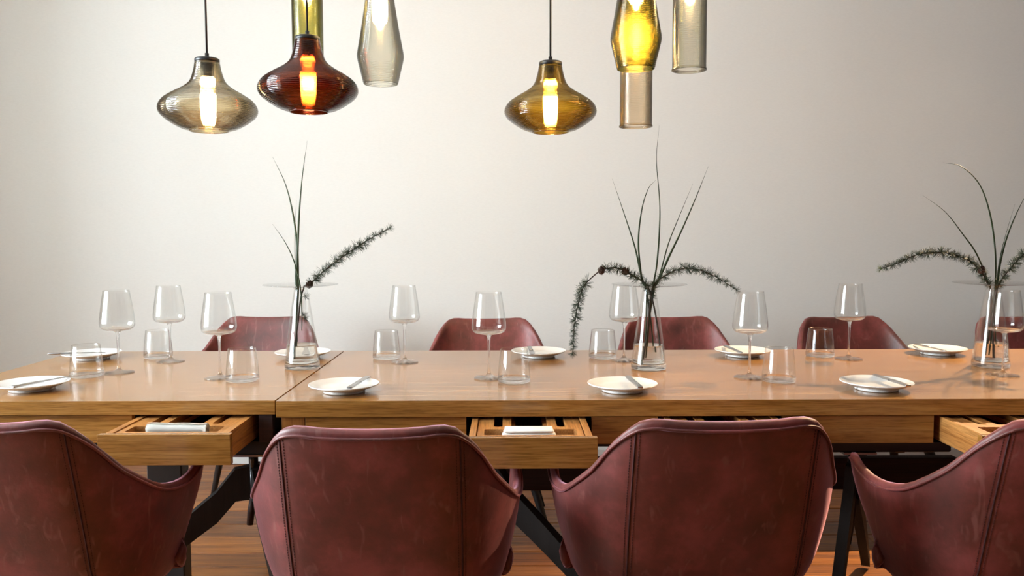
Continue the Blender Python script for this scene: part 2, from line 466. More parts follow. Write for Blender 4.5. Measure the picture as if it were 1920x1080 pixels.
def table(name, label, x0, x1, zt, thick, y0, boards, drawers, panels, columns):
    cx = (x0 + x1) / 2
    cy = (YT0 + YT1) / 2
    t = thing(name, label, 'table', (cx, cy, 0))
    lx0, lx1, ly0, ly1 = x0 - cx, x1 - cx, y0 - cy, YT1 - cy
    ya = ly0
    for i, wd in enumerate(boards):
        yb = ly1 if i == len(boards) - 1 else ya + wd
        link('tabletop_board', box_mesh('tabletop_board', lx0, lx1, ya + (.0002 if i else 0), yb - (0 if i == len(boards) - 1 else .0002), zt - thick, zt), M_OAK, t)
        ya = yb
    za = zt - thick - .003          # top of the apron
    for (a, b, grain) in panels:
        link('apron_panel', box_mesh('apron_panel', a - cx, b - cx, ly0 + .010, ly0 + .028, za - .0725, za, bevel=.0012), {'X': M_OAK, 'Z': M_OAKZ, 'D': M_REDWOOD}[grain], t)
    # dark carcass behind the fronts: side walls of the drawer bays, back rail, underside
    bm = bmesh.new()
    box(bm, lx0 + .02, lx1 - .02, ly1 - .30, ly1 - .03, za - .0725, za)
    box(bm, lx0 + .02, lx1 - .02, ly0 + .03, ly1 - .03, za - .084, za - .076)
    link('carcass', mesh_from(bm, 'carcass', False), M_BLACK, t)
    for (a, b) in [(d[0] - DW / 2 - .012, d[0] + DW / 2 + .012) for d in drawers]:
        for xx in (a, b):
            link('bay_divider', box_mesh('bay_divider', xx - cx - .006, xx - cx + .006, ly0 + .030, ly1 - .30, za - .0725, za - .001), M_DARKWOOD, t)
    for (xc, yf) in drawers:
        drawer(t, xc - cx, yf - cy, za - .003)
    for (xc, yc, ends) in columns:
        px, py = xc - cx, yc - cy
        link('mounting_plate', box_mesh('mounting_plate', px - .045, px + .045, py - .05, py + .05, .569, .575), M_STEEL, t)
        link('mounting_block', box_mesh('mounting_block', px - .25, px + .25, py - .05, py + .05, .575, za - .084, bevel=.006), M_BLACK, t)
        bm = bmesh.new(); tube(bm, [(px, py, .57), (px, py, .40)], .013, 12)
        link('column', mesh_from(bm, 'column'), M_BLACK, t)
        bm = bmesh.new(); tube(bm, [(px, py - .016, .555), (px, py - .016, .40)], .006, 10)
        link('adjusting_rod', mesh_from(bm, 'adjusting_rod'), M_STEEL, t)
        for (ex, ey) in ends:
            curved_leg(t, (px, py, .535), (ex - cx, ey - cy, .03))
        bm = bmesh.new(); tube(bm, [(px, py - .016, .445), (px - .004, py - .018, .41), (px - .008, py - .020, .37)], [.008, .0105, .009], 12)
        link('crank_grip', mesh_from(bm, 'crank_grip'), M_REDWOOD, t)
    return t
t_left = table('dining_table', 'shorter oak dining table at the left end, one cutlery drawer pulled out', -1.575, XJ - .002, TZ, .036, YT0 + .004,
               (.27, .31, .3), [(-.812, 1.895)], [(-1.565, -.975, 'X'), (-.648, -.612, 'D')],
               [(-.715, 2.25, ((-1.28, 2.04), (-.50, 1.93), (-.85, 2.85)))])
t_right = table('dining_table', 'long oak dining table with several cutlery drawers, three vases along it', XJ + .002, 2.45, TZ - .0008, .042, YT0,
                (.265, .31, .3), [(.050, 1.88), (.545, 1.90), (1.262, 1.885)],
                [(-.588, -.528, 'Z'), (-.527, -.112, 'X'), (.212, .383, 'X'), (.707, 1.098, 'X'), (1.426, 2.44, 'X')],
                [(-.07, 2.27, ((.45, 1.93), (-.45, 1.98), (-.07, 2.85))), (.96, 2.25, ((.78, 1.96), (1.2, 1.96), (1.25, 2.8)))])
link('stretcher', box_mesh('stretcher', -.08 - .93, 1.40 - .93, -.018, .018, .375, .475, bevel=.003), M_REDWOOD, t_right, (.93 - .93, 0, 0))
link('post', box_mesh('post', -.055, .055, -.03, .03, 0, .62, bevel=.004), M_BLACK, t_left, (-1.09 + 1.089, .05, 0))

# ------------------------------------------------------------------ leather armchairs
def lin(tab, x):
    x = max(tab[0][0], min(tab[-1][0], x))
    for (a, p), (b, q) in zip(tab, tab[1:]):
        if x <= b:
            t = (x - a) / (b - a)
            t = t * t * (3 - 2 * t) * .6 + t * .4
            return p + (q - p) * t
    return tab[-1][1]
PX = [(0, 0), (.20, .11), (.33, .178), (.45, .228), (.58, .276), (.72, .295), (.86, .300), (1, .293)]
PY = [(0, -.245), (.20, -.243), (.33, -.232), (.45, -.195), (.58, -.125), (.72, -.045), (.86, .045), (1, .115)]
TOP = [(0, .7925), (.18, .795), (.265, .798), (.33, .788), (.42, .743), (.50, .676), (.60, .620), (.70, .598), (.80, .593), (.90, .604), (1, .620)]
BOT = [(0, .33), (.5, .33), (1, .40)]
KK = [(.28, .05), (.36, .60), (.45, .83), (.54, .97), (.61, 1.02), (.70, 1.0), (.80, .96)]
def smooth_tab(tab, x):
    xs = [t[0] for t in tab]
    x = max(xs[0], min(xs[-1], x))
    i = max(k for k in range(len(tab) - 1) if xs[k] <= x + 1e-12)
    def sl(k):
        if k == 0: return 0.0 if tab[0][1] != 0 else (tab[1][1] - tab[0][1]) / (xs[1] - xs[0])
        if k == len(tab) - 1: return (tab[-1][1] - tab[-2][1]) / (xs[-1] - xs[-2])
        return (tab[k + 1][1] - tab[k - 1][1]) / (xs[k + 1] - xs[k - 1])
    h = xs[i + 1] - xs[i]; t = (x - xs[i]) / h
    a, b, m0, m1 = tab[i][1], tab[i + 1][1], sl(i) * h, sl(i + 1) * h
    return (2 * t ** 3 - 3 * t * t + 1) * a + (t ** 3 - 2 * t * t + t) * m0 + (-2 * t ** 3 + 3 * t * t) * b + (t ** 3 - t * t) * m1
def shell(u, v, off=0.0):
    s = 1 if u >= 0 else -1; a = abs(u)
    zt, zb = smooth_tab(TOP, a), smooth_tab(BOT, a)
    z = zb + (zt - zb) * v
    x = smooth_tab(PX, a) if a > 0 else 0; y_ = smooth_tab(PY, a)
    if a == 0: y_ = PY[0][1]
    k = smooth_tab(KK, z)
    if x > .165: x = .165 + (x - .165) * k if k > 0 else .165 + (x - .165) * k * .8
    back = max(0, 1 - (a / .95) ** 2)
    y_ += -(z - .50) * .30 * back
    if z < .46: y_ += (.46 - z) ** 1.6 * 2.2 * back
    if a > .8: y_ -= ((1 - v) ** 1.5) * (a - .8) * .55
    return Vector((s * x, y_, z))
def shell_normal(u, v):
    e = .004
    du = shell(min(u + e, 1), v) - shell(max(u - e, -1), v)
    dv = shell(u, min(v + e, 1)) - shell(u, max(v - e, 0))
    n = du.cross(dv).normalized()
    return n
# outward is away from the chair's middle
def outn(u, v):
    n = shell_normal(u, v); p = shell(u, v)
    return n

def chair_meshes():
    out = {}
    NU, NV = 44, 16
    TH = .019
    bm = bmesh.new()
    P = [[shell(-1 + 2 * i / NU, j / NV) for j in range(NV + 1)] for i in range(NU + 1)]
    Nn = [[outn(-1 + 2 * i / NU, j / NV) for j in range(NV + 1)] for i in range(NU + 1)]
    O = [[bm.verts.new(P[i][j]) for j in range(NV + 1)] for i in range(NU + 1)]
    I = [[bm.verts.new(P[i][j] - Nn[i][j] * TH) for j in range(NV + 1)] for i in range(NU + 1)]
    for i in range(NU):
        for j in range(NV):
            bm.faces.new((O[i][j], O[i + 1][j], O[i + 1][j + 1], O[i][j + 1]))
            bm.faces.new((I[i][j], I[i][j + 1], I[i + 1][j + 1], I[i + 1][j]))
    # rounded rim all the way round: walk the border and bulge two extra rows outwards
    loop = ([(i, NV) for i in range(NU + 1)] + [(NU, j) for j in range(NV - 1, -1, -1)]
            + [(i, 0) for i in range(NU - 1, -1, -1)] + [(0, j) for j in range(1, NV)])
    M1, M2 = [], []
    for i, j in loop:
        t = Vector((0, 0, 0))
        if j == NV: t += (P[i][NV] - P[i][NV - 1]).normalized()
        if j == 0: t += (P[i][0] - P[i][1]).normalized()
        if i == NU: t += (P[NU][j] - P[NU - 1][j]).normalized()
        if i == 0: t += (P[0][j] - P[1][j]).normalized()
        t.normalize()
        o_, n_ = O[i][j].co, I[i][j].co
        M1.append(bm.verts.new(o_.lerp(n_, .22) + t * TH * .34)); M2.append(bm.verts.new(o_.lerp(n_, .78) + t * TH * .34))
    for k in range(len(loop)):
        l = (k + 1) % len(loop)
        a, b = loop[k], loop[l]
        bm.faces.new((O[a[0]][a[1]], O[b[0]][b[1]], M1[l], M1[k]))
        bm.faces.new((M1[k], M1[l], M2[l], M2[k]))
        bm.faces.new((M2[k], M2[l], I[b[0]][b[1]], I[a[0]][a[1]]))
    bmesh.ops.recalc_face_normals(bm, faces=bm.faces)
    out['shell'] = mesh_from(bm, 'backrest_shell')
    # upholstered seat
    prof = [(0, .36), (.93, .36), (.98, .372), (1.0, .40), (.985, .432), (.93, .452), (.6, .463), (0, .466)]
    bm = bmesh.new(); seg = 40; rings = []
    for r, z in prof:
        if r == 0: rings.append([bm.verts.new((0, -.03, z))]); continue
        ring = []
        for i in range(seg):
            a = 2 * math.pi * i / seg; c, s = math.cos(a), math.sin(a)
            e = .55
            ring.append(bm.verts.new((.178 * r * math.copysign(abs(c) ** e, c), .02 + .168 * r * math.copysign(abs(s) ** e, s), z)))
        rings.append(ring)
    for A, B in zip(rings, rings[1:]):
        for i in range(seg):
            j = (i + 1) % seg
            if len(A) == 1: bm.faces.new((A[0], B[i], B[j]))
            elif len(B) == 1: bm.faces.new((A[i], A[j], B[0]))
            else: bm.faces.new((A[i], A[j], B[j], B[i]))
    out['seat'] = mesh_from(bm, 'seat')
    # welt along the outer top edge
    bm = bmesh.new()
    pts = [shell(-1 + 2 * i / 120, 1) + outn(-1 + 2 * i / 120, 1) * .0015 - Vector((0, 0, .007)) for i in range(121)]
    tube(bm, pts, .0030, 8)
    out['piping'] = mesh_from(bm, 'piping')
    # seams and stitches
    US = .325
    for s in (-1, 1):
        bm = bmesh.new()
        pts = [shell(s * US, .06 + .915 * i / 50) + outn(s * US, .06 + .915 * i / 50) * .0004 for i in range(51)]
        tube(bm, pts, .0019, 6)
        out['seam%d' % s] = mesh_from(bm, 'seam')
        bm = bmesh.new()
        for ds in (-.016, .016):
            u = s * (US + ds)
            v = .07
            while v < .965:
                pa = shell(u, v) + outn(u, v) * .0003; pb = shell(u, v + .0085) + outn(u, v + .0085) * .0003
                tube(bm, [pa, pb], .00065, 4)
                v += .0135
        out['stitch%d' % s] = mesh_from(bm, 'stitching')
    # under-frame and legs
    bm = bmesh.new()
    box(bm, -.15, .15, -.02, .02, .325, .36, .004); box(bm, -.02, .02, -.13, .16, .325, .36, .004)
    out['frame'] = mesh_from(bm, 'under_frame', False)
    for i, (sx, sy) in enumerate(((-1, 1), (1, 1), (-1, -1), (1, -1))):
        bm = bmesh.new()
        a = Vector((sx * .13, sy * .12, .345)); b = Vector((sx * .235, sy * .215, 0))
        pts = [a.lerp(b, k / 6) for k in range(7)]
        tube(bm, pts, [.019 - .008 * k / 6 for k in range(7)], 12)
        for vv in bm.verts:
            if vv.co.z < 0.004: vv.co.z = 0
        out['leg%d' % i] = mesh_from(bm, 'leg')
    return out
CM = chair_meshes()
def armchair(label, x, y_, rz, group, scale=(1, 1, 1)):
    t = thing('leather_armchair', label, 'chair', (x, y_, 0), rz, group)
    t.scale = scale
    link('backrest_shell', CM['shell'], M_LEATHER, t)
    link('seat', CM['seat'], M_LEATHER, t)
    link('piping', CM['piping'], M_LEATHER, t)
    for s in (-1, 1):
        link('seam', CM['seam%d' % s], M_SEAM, t)
        st = link('stitching', CM['stitch%d' % s], M_SEAM, t); st['kind'] = 'stuff'
    link('under_frame', CM['frame'], M_BLACK, t)
    for i in range(4): link('leg', CM['leg%d' % i], M_DARKWOOD, t)
    return t
NEAR = [('burgundy leather armchair cut off by the left edge of the frame, back to the viewer', -1.070, 1.93, 0.0),
        ('burgundy leather armchair in front, with its back to us, left of the middle open drawer', -.2745, 1.875, R(0.5)),
        ('burgundy leather armchair in front, with its back to us, right of the middle open drawer', .420, 1.925, R(3), (1.06, 1.02, 1.003)),
        ('burgundy leather armchair cut off by the right edge of the frame, back to the viewer', 1.157, 1.92, R(3))]
for lb, x, y_, rz, *sc in NEAR: armchair(lb, x, y_, rz, 'armchairs on the near side of the table', *sc)
FAR = [('burgundy leather armchair across the table, behind the leftmost vase', 503, 3.34, R(180)),
       ('burgundy leather armchair across the table, lowest looking, between the first two vases', 918, 3.24, R(182)),
       ('burgundy leather armchair across the table, behind the middle vase', 1262, 3.28, R(183)),
       ('reddish leather armchair across the table, between the middle and rightmost vases', 1590, 3.26, R(186)),
       ('reddish leather armchair across the table, behind the rightmost vase', 1915, 3.26, R(186))]
for lb, px, y_, rz in FAR:
    x = at_depth(px, 600, y_ + .32).x
    armchair(lb, x, y_, rz, 'armchairs on the far side of the table')

# ------------------------------------------------------------------ tableware
def lathe_mesh(name, prof, seg=48): return mesh_from(lathe(prof, seg), name, True, recalc=False)
def sp2(pts, n=6): return [(v.x, v.y) for v in spline([(a, b) for a, b in pts], n)]

# wine glass: foot, stem and bowl share open edges, so together they are one closed body of glass
FOOT = [(0, 0), (.041, 0), (.0445, .0008), (.0448, .0018), (.043, .0026), (.03, .0042), (.015, .0070), (.0065, .0125), (.0046, .0190)]
STEM = [(.0046, .0190), (.0036, .032), (.0034, .065), (.0036, .098), (.0045, .116), (.0068, .1255)]
BOWL_OUT = [(.0068, .1255), (.012, .1290), (.028, .1315), (.041, .1350), (.0485, .1420), (.0508, .1520), (.0500, .166), (.0470, .192), (.0425, .222), (.0375, .2545)]
BOWL_IN = [(.0365, .2547), (.0415, .222), (.0459, .192), (.0488, .166), (.0495, .1525), (.0473, .1438), (.040, .1378), (.028, .1346), (.012, .1330), (0, .1325)]
def two_glass(me, m_thick, zmax):
    """thick base keeps solid glass, the thin wall above takes the thin-wall material"""
    me.materials.append(M_THIN); me.materials.append(m_thick)
    for p in me.polygons: p.material_index = 1 if p.center.z < zmax else 0
    return me
W_FOOT, W_STEM = lathe_mesh('foot', FOOT[:2] + sp2(FOOT[1:], 3), 48), lathe_mesh('stem', sp2(STEM, 3), 24)
W_BOWL = lathe_mesh('bowl', sp2(BOWL_OUT, 4) + [(.0371, .2549)] + sp2(BOWL_IN, 4), 56)
two_glass(W_BOWL, M_GLASS, .1385)
def wine_glass(label, px, py, group):
    p = on_plane(px, py, TZ)
    t = thing('wine_glass', label, 'wine glass', (p.x, p.y, TZ + .0004), random.uniform(0, 6), group)
    for n, me in (('foot', W_FOOT), ('stem', W_STEM), ('bowl', W_BOWL)): link(n, me, M_THIN if n == 'bowl' else M_GLASS, t)
GN, GF = 'wine glasses on the near side of the table', 'wine glasses on the far side of the table'
for lb, px, py, g in (
    ('tall clear wine glass nearest the left table end, beside a tumbler on the near side', 223, 699, GN),
    ('tall clear wine glass left of the near tumbler beside the leftmost vase', 413, 709, GN),
    ('tall clear wine glass on the near side in front of the second far armchair', 917, 709, GN),
    ('tall clear wine glass on the near side, right of the middle vase', 1405, 708, GN),
    ('tall clear wine glass in front of the rightmost vase', 1880, 704, GN),
    ('tall clear wine glass at the far left, behind the first pair of near glasses', 320, 678, GF),
    ('tall clear wine glass on the far side, right of the leftmost vase', 759, 679, GF),
    ('tall clear wine glass half hidden behind the middle vase', 1170, 676, GF),
    ('tall clear wine glass in front of the fourth far armchair, beside a tumbler', 1591, 673, GF)): wine_glass(lb, px, py, g)

TUM = [(0, 0), (.040, 0), (.0452, .0012), (.0468, .0042), (.0472, .010), (.0462, .028), (.0425, .066), (.0392, .0935), (.0389, .0945), (.0382, .0942),
       (.0412, .066), (.0448, .028), (.0456, .016), (.043, .0115), (.034, .0095), (0, .0088)]
T_MESH = lathe_mesh('tumbler', TUM[:2] + sp2(TUM[1:9], 3) + sp2(TUM[9:], 3), 56)
two_glass(T_MESH, M_GLASS, .0125)
TN, TF = 'tumblers on the near side of the table', 'tumblers on the far side of the table'
for lb, px, py, g in (
    ('empty clear tumbler left of the near wine glass at the left table end', 163, 706, TN),
    ('empty clear tumbler on the near side, left of the leftmost vase', 455, 714, TN),
    ('empty clear tumbler on the near side beside the wine glass before the second far armchair', 964, 716, TN),
    ('empty clear tumbler on the near side, right of the middle vase and its wine glass', 1460, 715, TN),
    ('empty clear tumbler on the far side at the left table end', 297, 671, TF),
    ('empty clear tumbler on the far side, just right of the table joint', 725, 672, TF),
    ('empty clear tumbler on the far side, left of the middle vase', 1130, 671, TF),
    ('empty clear tumbler in front of the fourth far armchair, left of a wine glass', 1537, 668, TF)):
    p = on_plane(px, py, TZ)
    o = link('tumbler', T_MESH, M_THIN, None, (p.x, p.y, TZ + .0004))
    tag(o, lb, 'tumbler', g)

PL = [(0, .006), (.052, .006), (.054, 0), (.0565, 0), (.0575, .0055), (.075, .0115), (.092, .0185), (.0945, .0205), (.0938, .0218), (.092, .0216), (.074, .0150), (.060, .0112), (.03, .0100), (0, .0100)]
P_MESH = lathe_mesh('side_plate', PL[:5] + sp2(PL[4:], 4), 72)
def knife_meshes():
    bm = bmesh.new()
    out = [(0, .0105), (.06, .0105), (.080, .0090), (.090, .004), (.092, -.003), (.086, -.0072), (.0, -.0068)]
    a = [bm.verts.new((x, y_, .0008)) for x, y_ in out]; b = [bm.verts.new((x, y_, -.0008)) for x, y_ in out]
    bm.faces.new(a); bm.faces.new(b[::-1])
    for i in range(len(out)):
        j = (i + 1) % len(out); bm.faces.new((a[i], b[i], b[j], a[j]))
    blade = mesh_from(bm, 'blade', False)
    bm = bmesh.new(); box(bm, -.088, .001, -.0065, .0085, -.0026, .0026, .0014, 2)
    return blade, mesh_from(bm, 'handle')
K_BLADE, K_HANDLE = knife_meshes()
PN, PF = 'side plates on the near side of the table', 'side plates on the far side of the table'
# plate centre (px), knife handle end and blade tip (px) as they lie across the rim
PLATES = [
    ('white china side plate cut by the left frame edge, knife across it', 60, 717, (38, 723), (118, 708), PN, 'steel butter knife on the plate at the left frame edge'),
    ('white china side plate by the table joint on the near side', 645, 720, (656, 727), (690, 706), PN, 'steel butter knife on the near plate beside the table joint'),
    ('white china side plate in front of the middle vase', 1167, 718.5, (1202, 727), (1176, 704), PN, 'steel butter knife on the plate in front of the middle vase'),
    ('white china side plate on the near side, left of the rightmost vase', 1643, 715.5, (1700, 722), (1643, 703), PN, 'steel butter knife on the near plate left of the rightmost vase'),
    ('white china side plate at the far left, seen behind the near tumbler', 172, 661.5, (109, 663), (178, 661), PF, 'steel butter knife poking left over the far left plate'),
    ('white china side plate seen through the leftmost vase', 568, 659.5, (548, 652), (562, 664), PF, 'steel butter knife on the plate behind the leftmost vase'),
    ('white china side plate in front of the second far armchair', 1010, 657.5, (992, 650), (998, 664), PF, 'steel butter knife on the plate before the second far armchair'),
    ('white china side plate right of the middle vase, in front of its armchair', 1392, 656, (1361, 649), (1388, 661), PF, 'steel butter knife on the far plate right of the middle vase'),
    ('white china side plate on the far side, left of the rightmost vase', 1758, 652.5, (1716, 645), (1772, 658), PF, 'steel butter knife on the far plate left of the rightmost vase')]
for lb, px, py, ka, kb, g, klb in PLATES:
    p = on_plane(px, py, TZ + .02)
    o = link('side_plate', P_MESH, M_CHINA, None, (p.x, p.y, TZ + .0003))
    tag(o, lb, 'plate', g)
    zk = TZ + .0249
    A, B = on_plane(*ka, zk), on_plane(*kb, zk)
    mid = (A + B) / 2; d = (B - A).normalized()
    # keep the knife lying across the plate's rim
    off = Vector((mid.x - p.x, mid.y - p.y, 0))
    k = thing('butter_knife', klb, 'knife', (mid.x, mid.y, zk), math.atan2(d.y, d.x), 'butter knives on the side plates')
    link('blade', K_BLADE, M_STEEL, k); link('handle', K_HANDLE, M_STEEL, k)

# ------------------------------------------------------------------ vases
VOUT = [(0, 0), (.050, 0), (.0535, .0015), (.0548, .006), (.0540, .020), (.0480, .070), (.0395, .130), (.0300, .195), (.0225, .240), (.0205, .2505)]
DISC_LOW = [(.0205, .2505), (.0225, .2550), (.030, .2580), (.060, .2600), (.095, .2625), (.1150, .2652), (.1160, .2662)]
DISC_UP = [(.1158, .2670), (.095, .2645), (.060, .2618), (.030, .2602), (.0215, .2580), (.0180, .2520)]
VIN = [(.0180, .2520), (.0200, .240), (.0278, .195), (.0372, .130), (.0455, .070), (.0505, .026), (.0490, .019), (.042, .0170), (0, .0165)]
V_BODY_OUT = VOUT[:2] + sp2(VOUT[1:], 4)
V_WATER = [(0, .0172), (.041, .0177), (.0481, .0198), (.0496, .027), (.0450, .070), (.0442, .0757), (.0430, .0756), (0, .0752)]
def vase_meshes():
    bm1 = lathe(V_BODY_OUT, 56); bm2 = lathe(sp2(VIN, 4), 56)
    a = mesh_from(bm1, 'a', True, False); b = mesh_from(bm2, 'b', True, False)
    bm = bmesh.new(); bm.from_mesh(a); bm.from_mesh(b)
    body = mesh_from(bm, 'body', True, False)
    rim = lathe_mesh('flared_rim', sp2(DISC_LOW, 4) + sp2(DISC_UP, 4), 72)
    return body, rim, lathe_mesh('water', V_WATER, 56)
VB, VR, VWT = vase_meshes()
two_glass(VB, M_VASE, .022)
VASES = [('clear conical vase with a wide flat rim, leftmost, holding one larch twig', 567, 690, 'v1'),
         ('clear conical vase with a wide flat rim in the middle of the table', 1216, 691, 'v2'),
         ('clear conical vase with a wide flat rim, rightmost, partly behind a wine glass', 1857, 687, 'v3')]
VPOS = {}
for lb, px, py, k in VASES:
    p = on_plane(px, py, TZ)
    VPOS[k] = p
    t = thing('glass_vase', lb, 'vase', (p.x, p.y, TZ + .0004), 0, 'glass vases along the table')
    link('body', VB, M_THIN, t); link('flared_rim', VR, M_THIN, t); link('water', VWT, M_WATER, t)

def clamp_in_vase(p, v, slack=.004):
    """keep stems inside the glass below the rim"""
    h = p.z - TZ
    if h > .262: return p
    r = .0178
    for (r1, z1), (r0, z0) in zip(VIN, VIN[1:]):
        if z0 <= h <= z1: r = r0 + (r1 - r0) * (h - z0) / (z1 - z0)
    r = max(.004, r - slack)
    h = max(h, .024)
    d = Vector((p.x - v.x, p.y - v.y, 0))
    if d.length > r: d = d.normalized() * r
    return Vector((v.x + d.x, v.y + d.y, TZ + h))
def path3(pix, v, bend, n=8):
    pts = []
    m = len(pix)
    for i, (x, y_) in enumerate(pix):
        t = i / (m - 1)
        pts.append(at_depth(x, y_, v.y + bend * (t ** 1.5)))
    out = spline(pts, n)
    inside = True
    for i, p in enumerate(out):
        if p.z - TZ > .262: inside = False
        if inside: out[i] = clamp_in_vase(p, v)
    return out
def blade(label, pix, v, bend, w=.0030):
    pts = path3(pix, v, bend)
    n = len(pts)
    o0 = pts[0].copy()
    bm = bmesh.new()
    tube(bm, [p - o0 for p in pts], [w * .62 + w * .38 * min(1, i / n * 3) if i < n * .55 else w * max(.08, (1 - (i / (n - 1) - .55) / .45) ** .8) for i in range(n)], 6, True, .35)
    o = link('grass_blade', mesh_from(bm, 'grass_blade'), M_BLADE, None, o0)
    return tag(o, label, 'grass blade', 'grass blades in the vases')
def tuft_mesh(seed):
    rg = random.Random(seed)
    bm = bmesh.new()
    for k in range(36):
        th = rg.uniform(0, 2 * math.pi); ph = rg.uniform(R(8), R(78))
        d = Vector((math.sin(ph) * math.cos(th), math.sin(ph) * math.sin(th), math.cos(ph)))
        L = rg.uniform(.020, .0295)
        side = d.cross(Vector((.3, .5, .8))).normalized(); o2 = d.cross(side)
        base = [bm.verts.new(d * .001 + (side * math.cos(a) + o2 * math.sin(a)) * .00042) for a in (0, 2.1, 4.2)]
        mid = [bm.verts.new(d * L * .7 + Vector((0, 0, -.0008)) + (side * math.cos(a) + o2 * math.sin(a)) * .00048) for a in (0, 2.1, 4.2)]
        tip = bm.verts.new(d * L + Vector((0, 0, -.002)))
        for q in range(3):
            r_ = (q + 1) % 3
            bm.faces.new((base[q], base[r_], mid[r_], mid[q])); bm.faces.new((mid[q], mid[r_], tip))
    return mesh_from(bm, 'needle_tuft', True)
TUFTS = [tuft_mesh(i) for i in range(6)]
TIPS = []
for i in range(2):
    me = tuft_mesh(40 + i); me.materials.append(M_NEEDLE2); TIPS.append(me)
def cone_mesh():
    bm = bmesh.new()
    for k in range(42):
        f = k / 41; a = k * 2.39996
        z = -.010 + .022 * f; r = .0098 * math.sin(math.pi * (.16 + .78 * f)) + .001
        c = Vector((math.cos(a), math.sin(a), 0)); s = Vector((-math.sin(a), math.cos(a), 0)); u = Vector((0, 0, 1))
        p = c * r * .55 + u * z; q = c * (r + .0015) + u * (z + .0045)
        va = [bm.verts.new(p + s * .003), bm.verts.new(p - s * .003), bm.verts.new(q - s * .0026), bm.verts.new(q + u * .0014), bm.verts.new(q + s * .0026), bm.verts.new(p * .9 + u * .003)]
        bm.faces.new((va[0], va[1], va[2], va[3], va[4])); bm.faces.new((va[0], va[4], va[3], va[5])); bm.faces.new((va[1], va[5], va[3], va[2]))
    core = bmesh.ops.create_uvsphere(bm, u_segments=10, v_segments=8, radius=.0075)
    return mesh_from(bm, 'larch_cone', False)
CONE = cone_mesh()
def twig(label, pix, v, bend, tuft_from, gaps=(), cones=(), pale_tip=False, extra=()):
    pts = path3(pix, v, bend)
    o0 = pts[0].copy(); n = len(pts)
    t = thing('larch_twig', label, 'twig', o0, 0, 'larch twigs in the vases')
    bm = bmesh.new()
    tube(bm, [p - o0 for p in pts], [.0030 - .0018 * i / (n - 1) for i in range(n)], 7)
    link('stem', mesh_from(bm, 'stem'), M_STEM, t)
    L = [0]
    for a, b in zip(pts, pts[1:]): L.append(L[-1] + (b - a).length)
    rg = random.Random(int(pix[0][0]) * 7 + int(pix[-1][0]))
    def at(s):
        for i in range(n - 1):
            if L[i + 1] >= s: return pts[i].lerp(pts[i + 1], (s - L[i]) / max(1e-6, L[i + 1] - L[i])), (pts[i + 1] - pts[i]).normalized()
        return pts[-1], (pts[-1] - pts[-2]).normalized()
    s = tuft_from * L[-1]; k = 0
    def put(p, d, i, sc, me=None):
        o = link('needle_tuft', me or TUFTS[i % 6], M_NEEDLE, t, p - o0, d.to_track_quat('Z', 'Y').to_euler())
        o.scale = (sc, sc, sc)
    while s < L[-1] - .004:
        f = s / L[-1]
        p, tan = at(s)
        if not any(a < f < b for a, b in gaps):
            a0 = k * 2.4 + rg.uniform(-.4, .4)
            sd = tan.cross(Vector((0, 1, .1))).normalized(); s2 = tan.cross(sd)
            dirv = (sd * math.cos(a0) + s2 * math.sin(a0) + tan * .35).normalized()
            put(p, dirv, rg.randrange(6), rg.uniform(.8, 1.08) * (1 - .35 * max(0, (f - .8) / .2)))
        s += rg.uniform(.0075, .0115); k += 1
    p, tan = at(L[-1])
    put(p, tan, 1, .75, TIPS[0] if pale_tip else None)
    for (x, y_) in extra:
        q = at_depth(x, y_, v.y)
        put(clamp_in_vase(q, v, .010), Vector((.5, -.3, -.3)).normalized(), 2, .8)
    for f in cones:
        p, tan = at(f * L[-1])
        c = link('larch_cone', CONE, M_CONE, t, p - o0 + Vector((0, -.006, -.003)), (rg.uniform(-.6, .6), rg.uniform(-.6, .6), 0))
        c['label'] = 'small brown larch cone'
v = VPOS['v1']
blade('grass blade in the leftmost vase bending left, second tallest there', [(553, 672), (556, 600), (559, 540), (557, 460), (549, 400), (535, 345), (511, 294)], v, .05, .0034)
blade('tallest, nearly upright grass blade in the leftmost vase', [(556, 672), (556, 600), (556, 540), (558, 470), (561, 400), (567, 330), (576, 264)], v, -.03, .0034)
blade('short grass blade in the leftmost vase leaning far left', [(566, 620), (566, 580), (563, 538), (552, 492), (535, 455), (511, 420)], v, -.05, .0022)
blade('thin faint upright grass blade at the back of the leftmost vase', [(558, 640), (555, 590), (554, 540), (553, 480), (553, 430), (556, 375)], v, .04, .0016)
twig('straight larch twig rising to the right from the leftmost vase', [(550, 660), (558, 610), (563, 565), (570, 540), (582, 532), (610, 506), (650, 476), (690, 450), (730, 428)], v, -.04, .45, cones=(.43,), extra=((568, 590), (570, 596), (572, 555)))
v = VPOS['v2']
blade('grass blade leaning left in the middle vase', [(1226, 660), (1220, 600), (1212, 545), (1203, 520), (1190, 462), (1170, 400), (1148, 335)], v, .03, .0030)
blade('bowed grass blade in the middle vase curling right at its tip', [(1206, 685), (1211, 620), (1212, 560), (1203, 520), (1197, 455), (1203, 395), (1215, 355), (1229, 338)], v, -.04, .0028)
blade('tallest, upright thread-tipped grass blade in the middle vase', [(1212, 670), (1218, 600), (1224, 540), (1231, 500), (1236, 440), (1237, 380), (1231, 300), (1236, 235)], v, .02, .0026)
blade('thin grass blade leaning right in the middle vase, the shorter of that pair', [(1204, 685), (1214, 620), (1226, 550), (1238, 512), (1254, 455), (1276, 400), (1299, 345)], v, .06, .0022)
blade('broad grass blade leaning right in the middle vase, the longer of that pair', [(1210, 660), (1218, 590), (1226, 545), (1238, 518), (1255, 480), (1278, 432), (1305, 370), (1328, 312)], v, -.03, .0036)
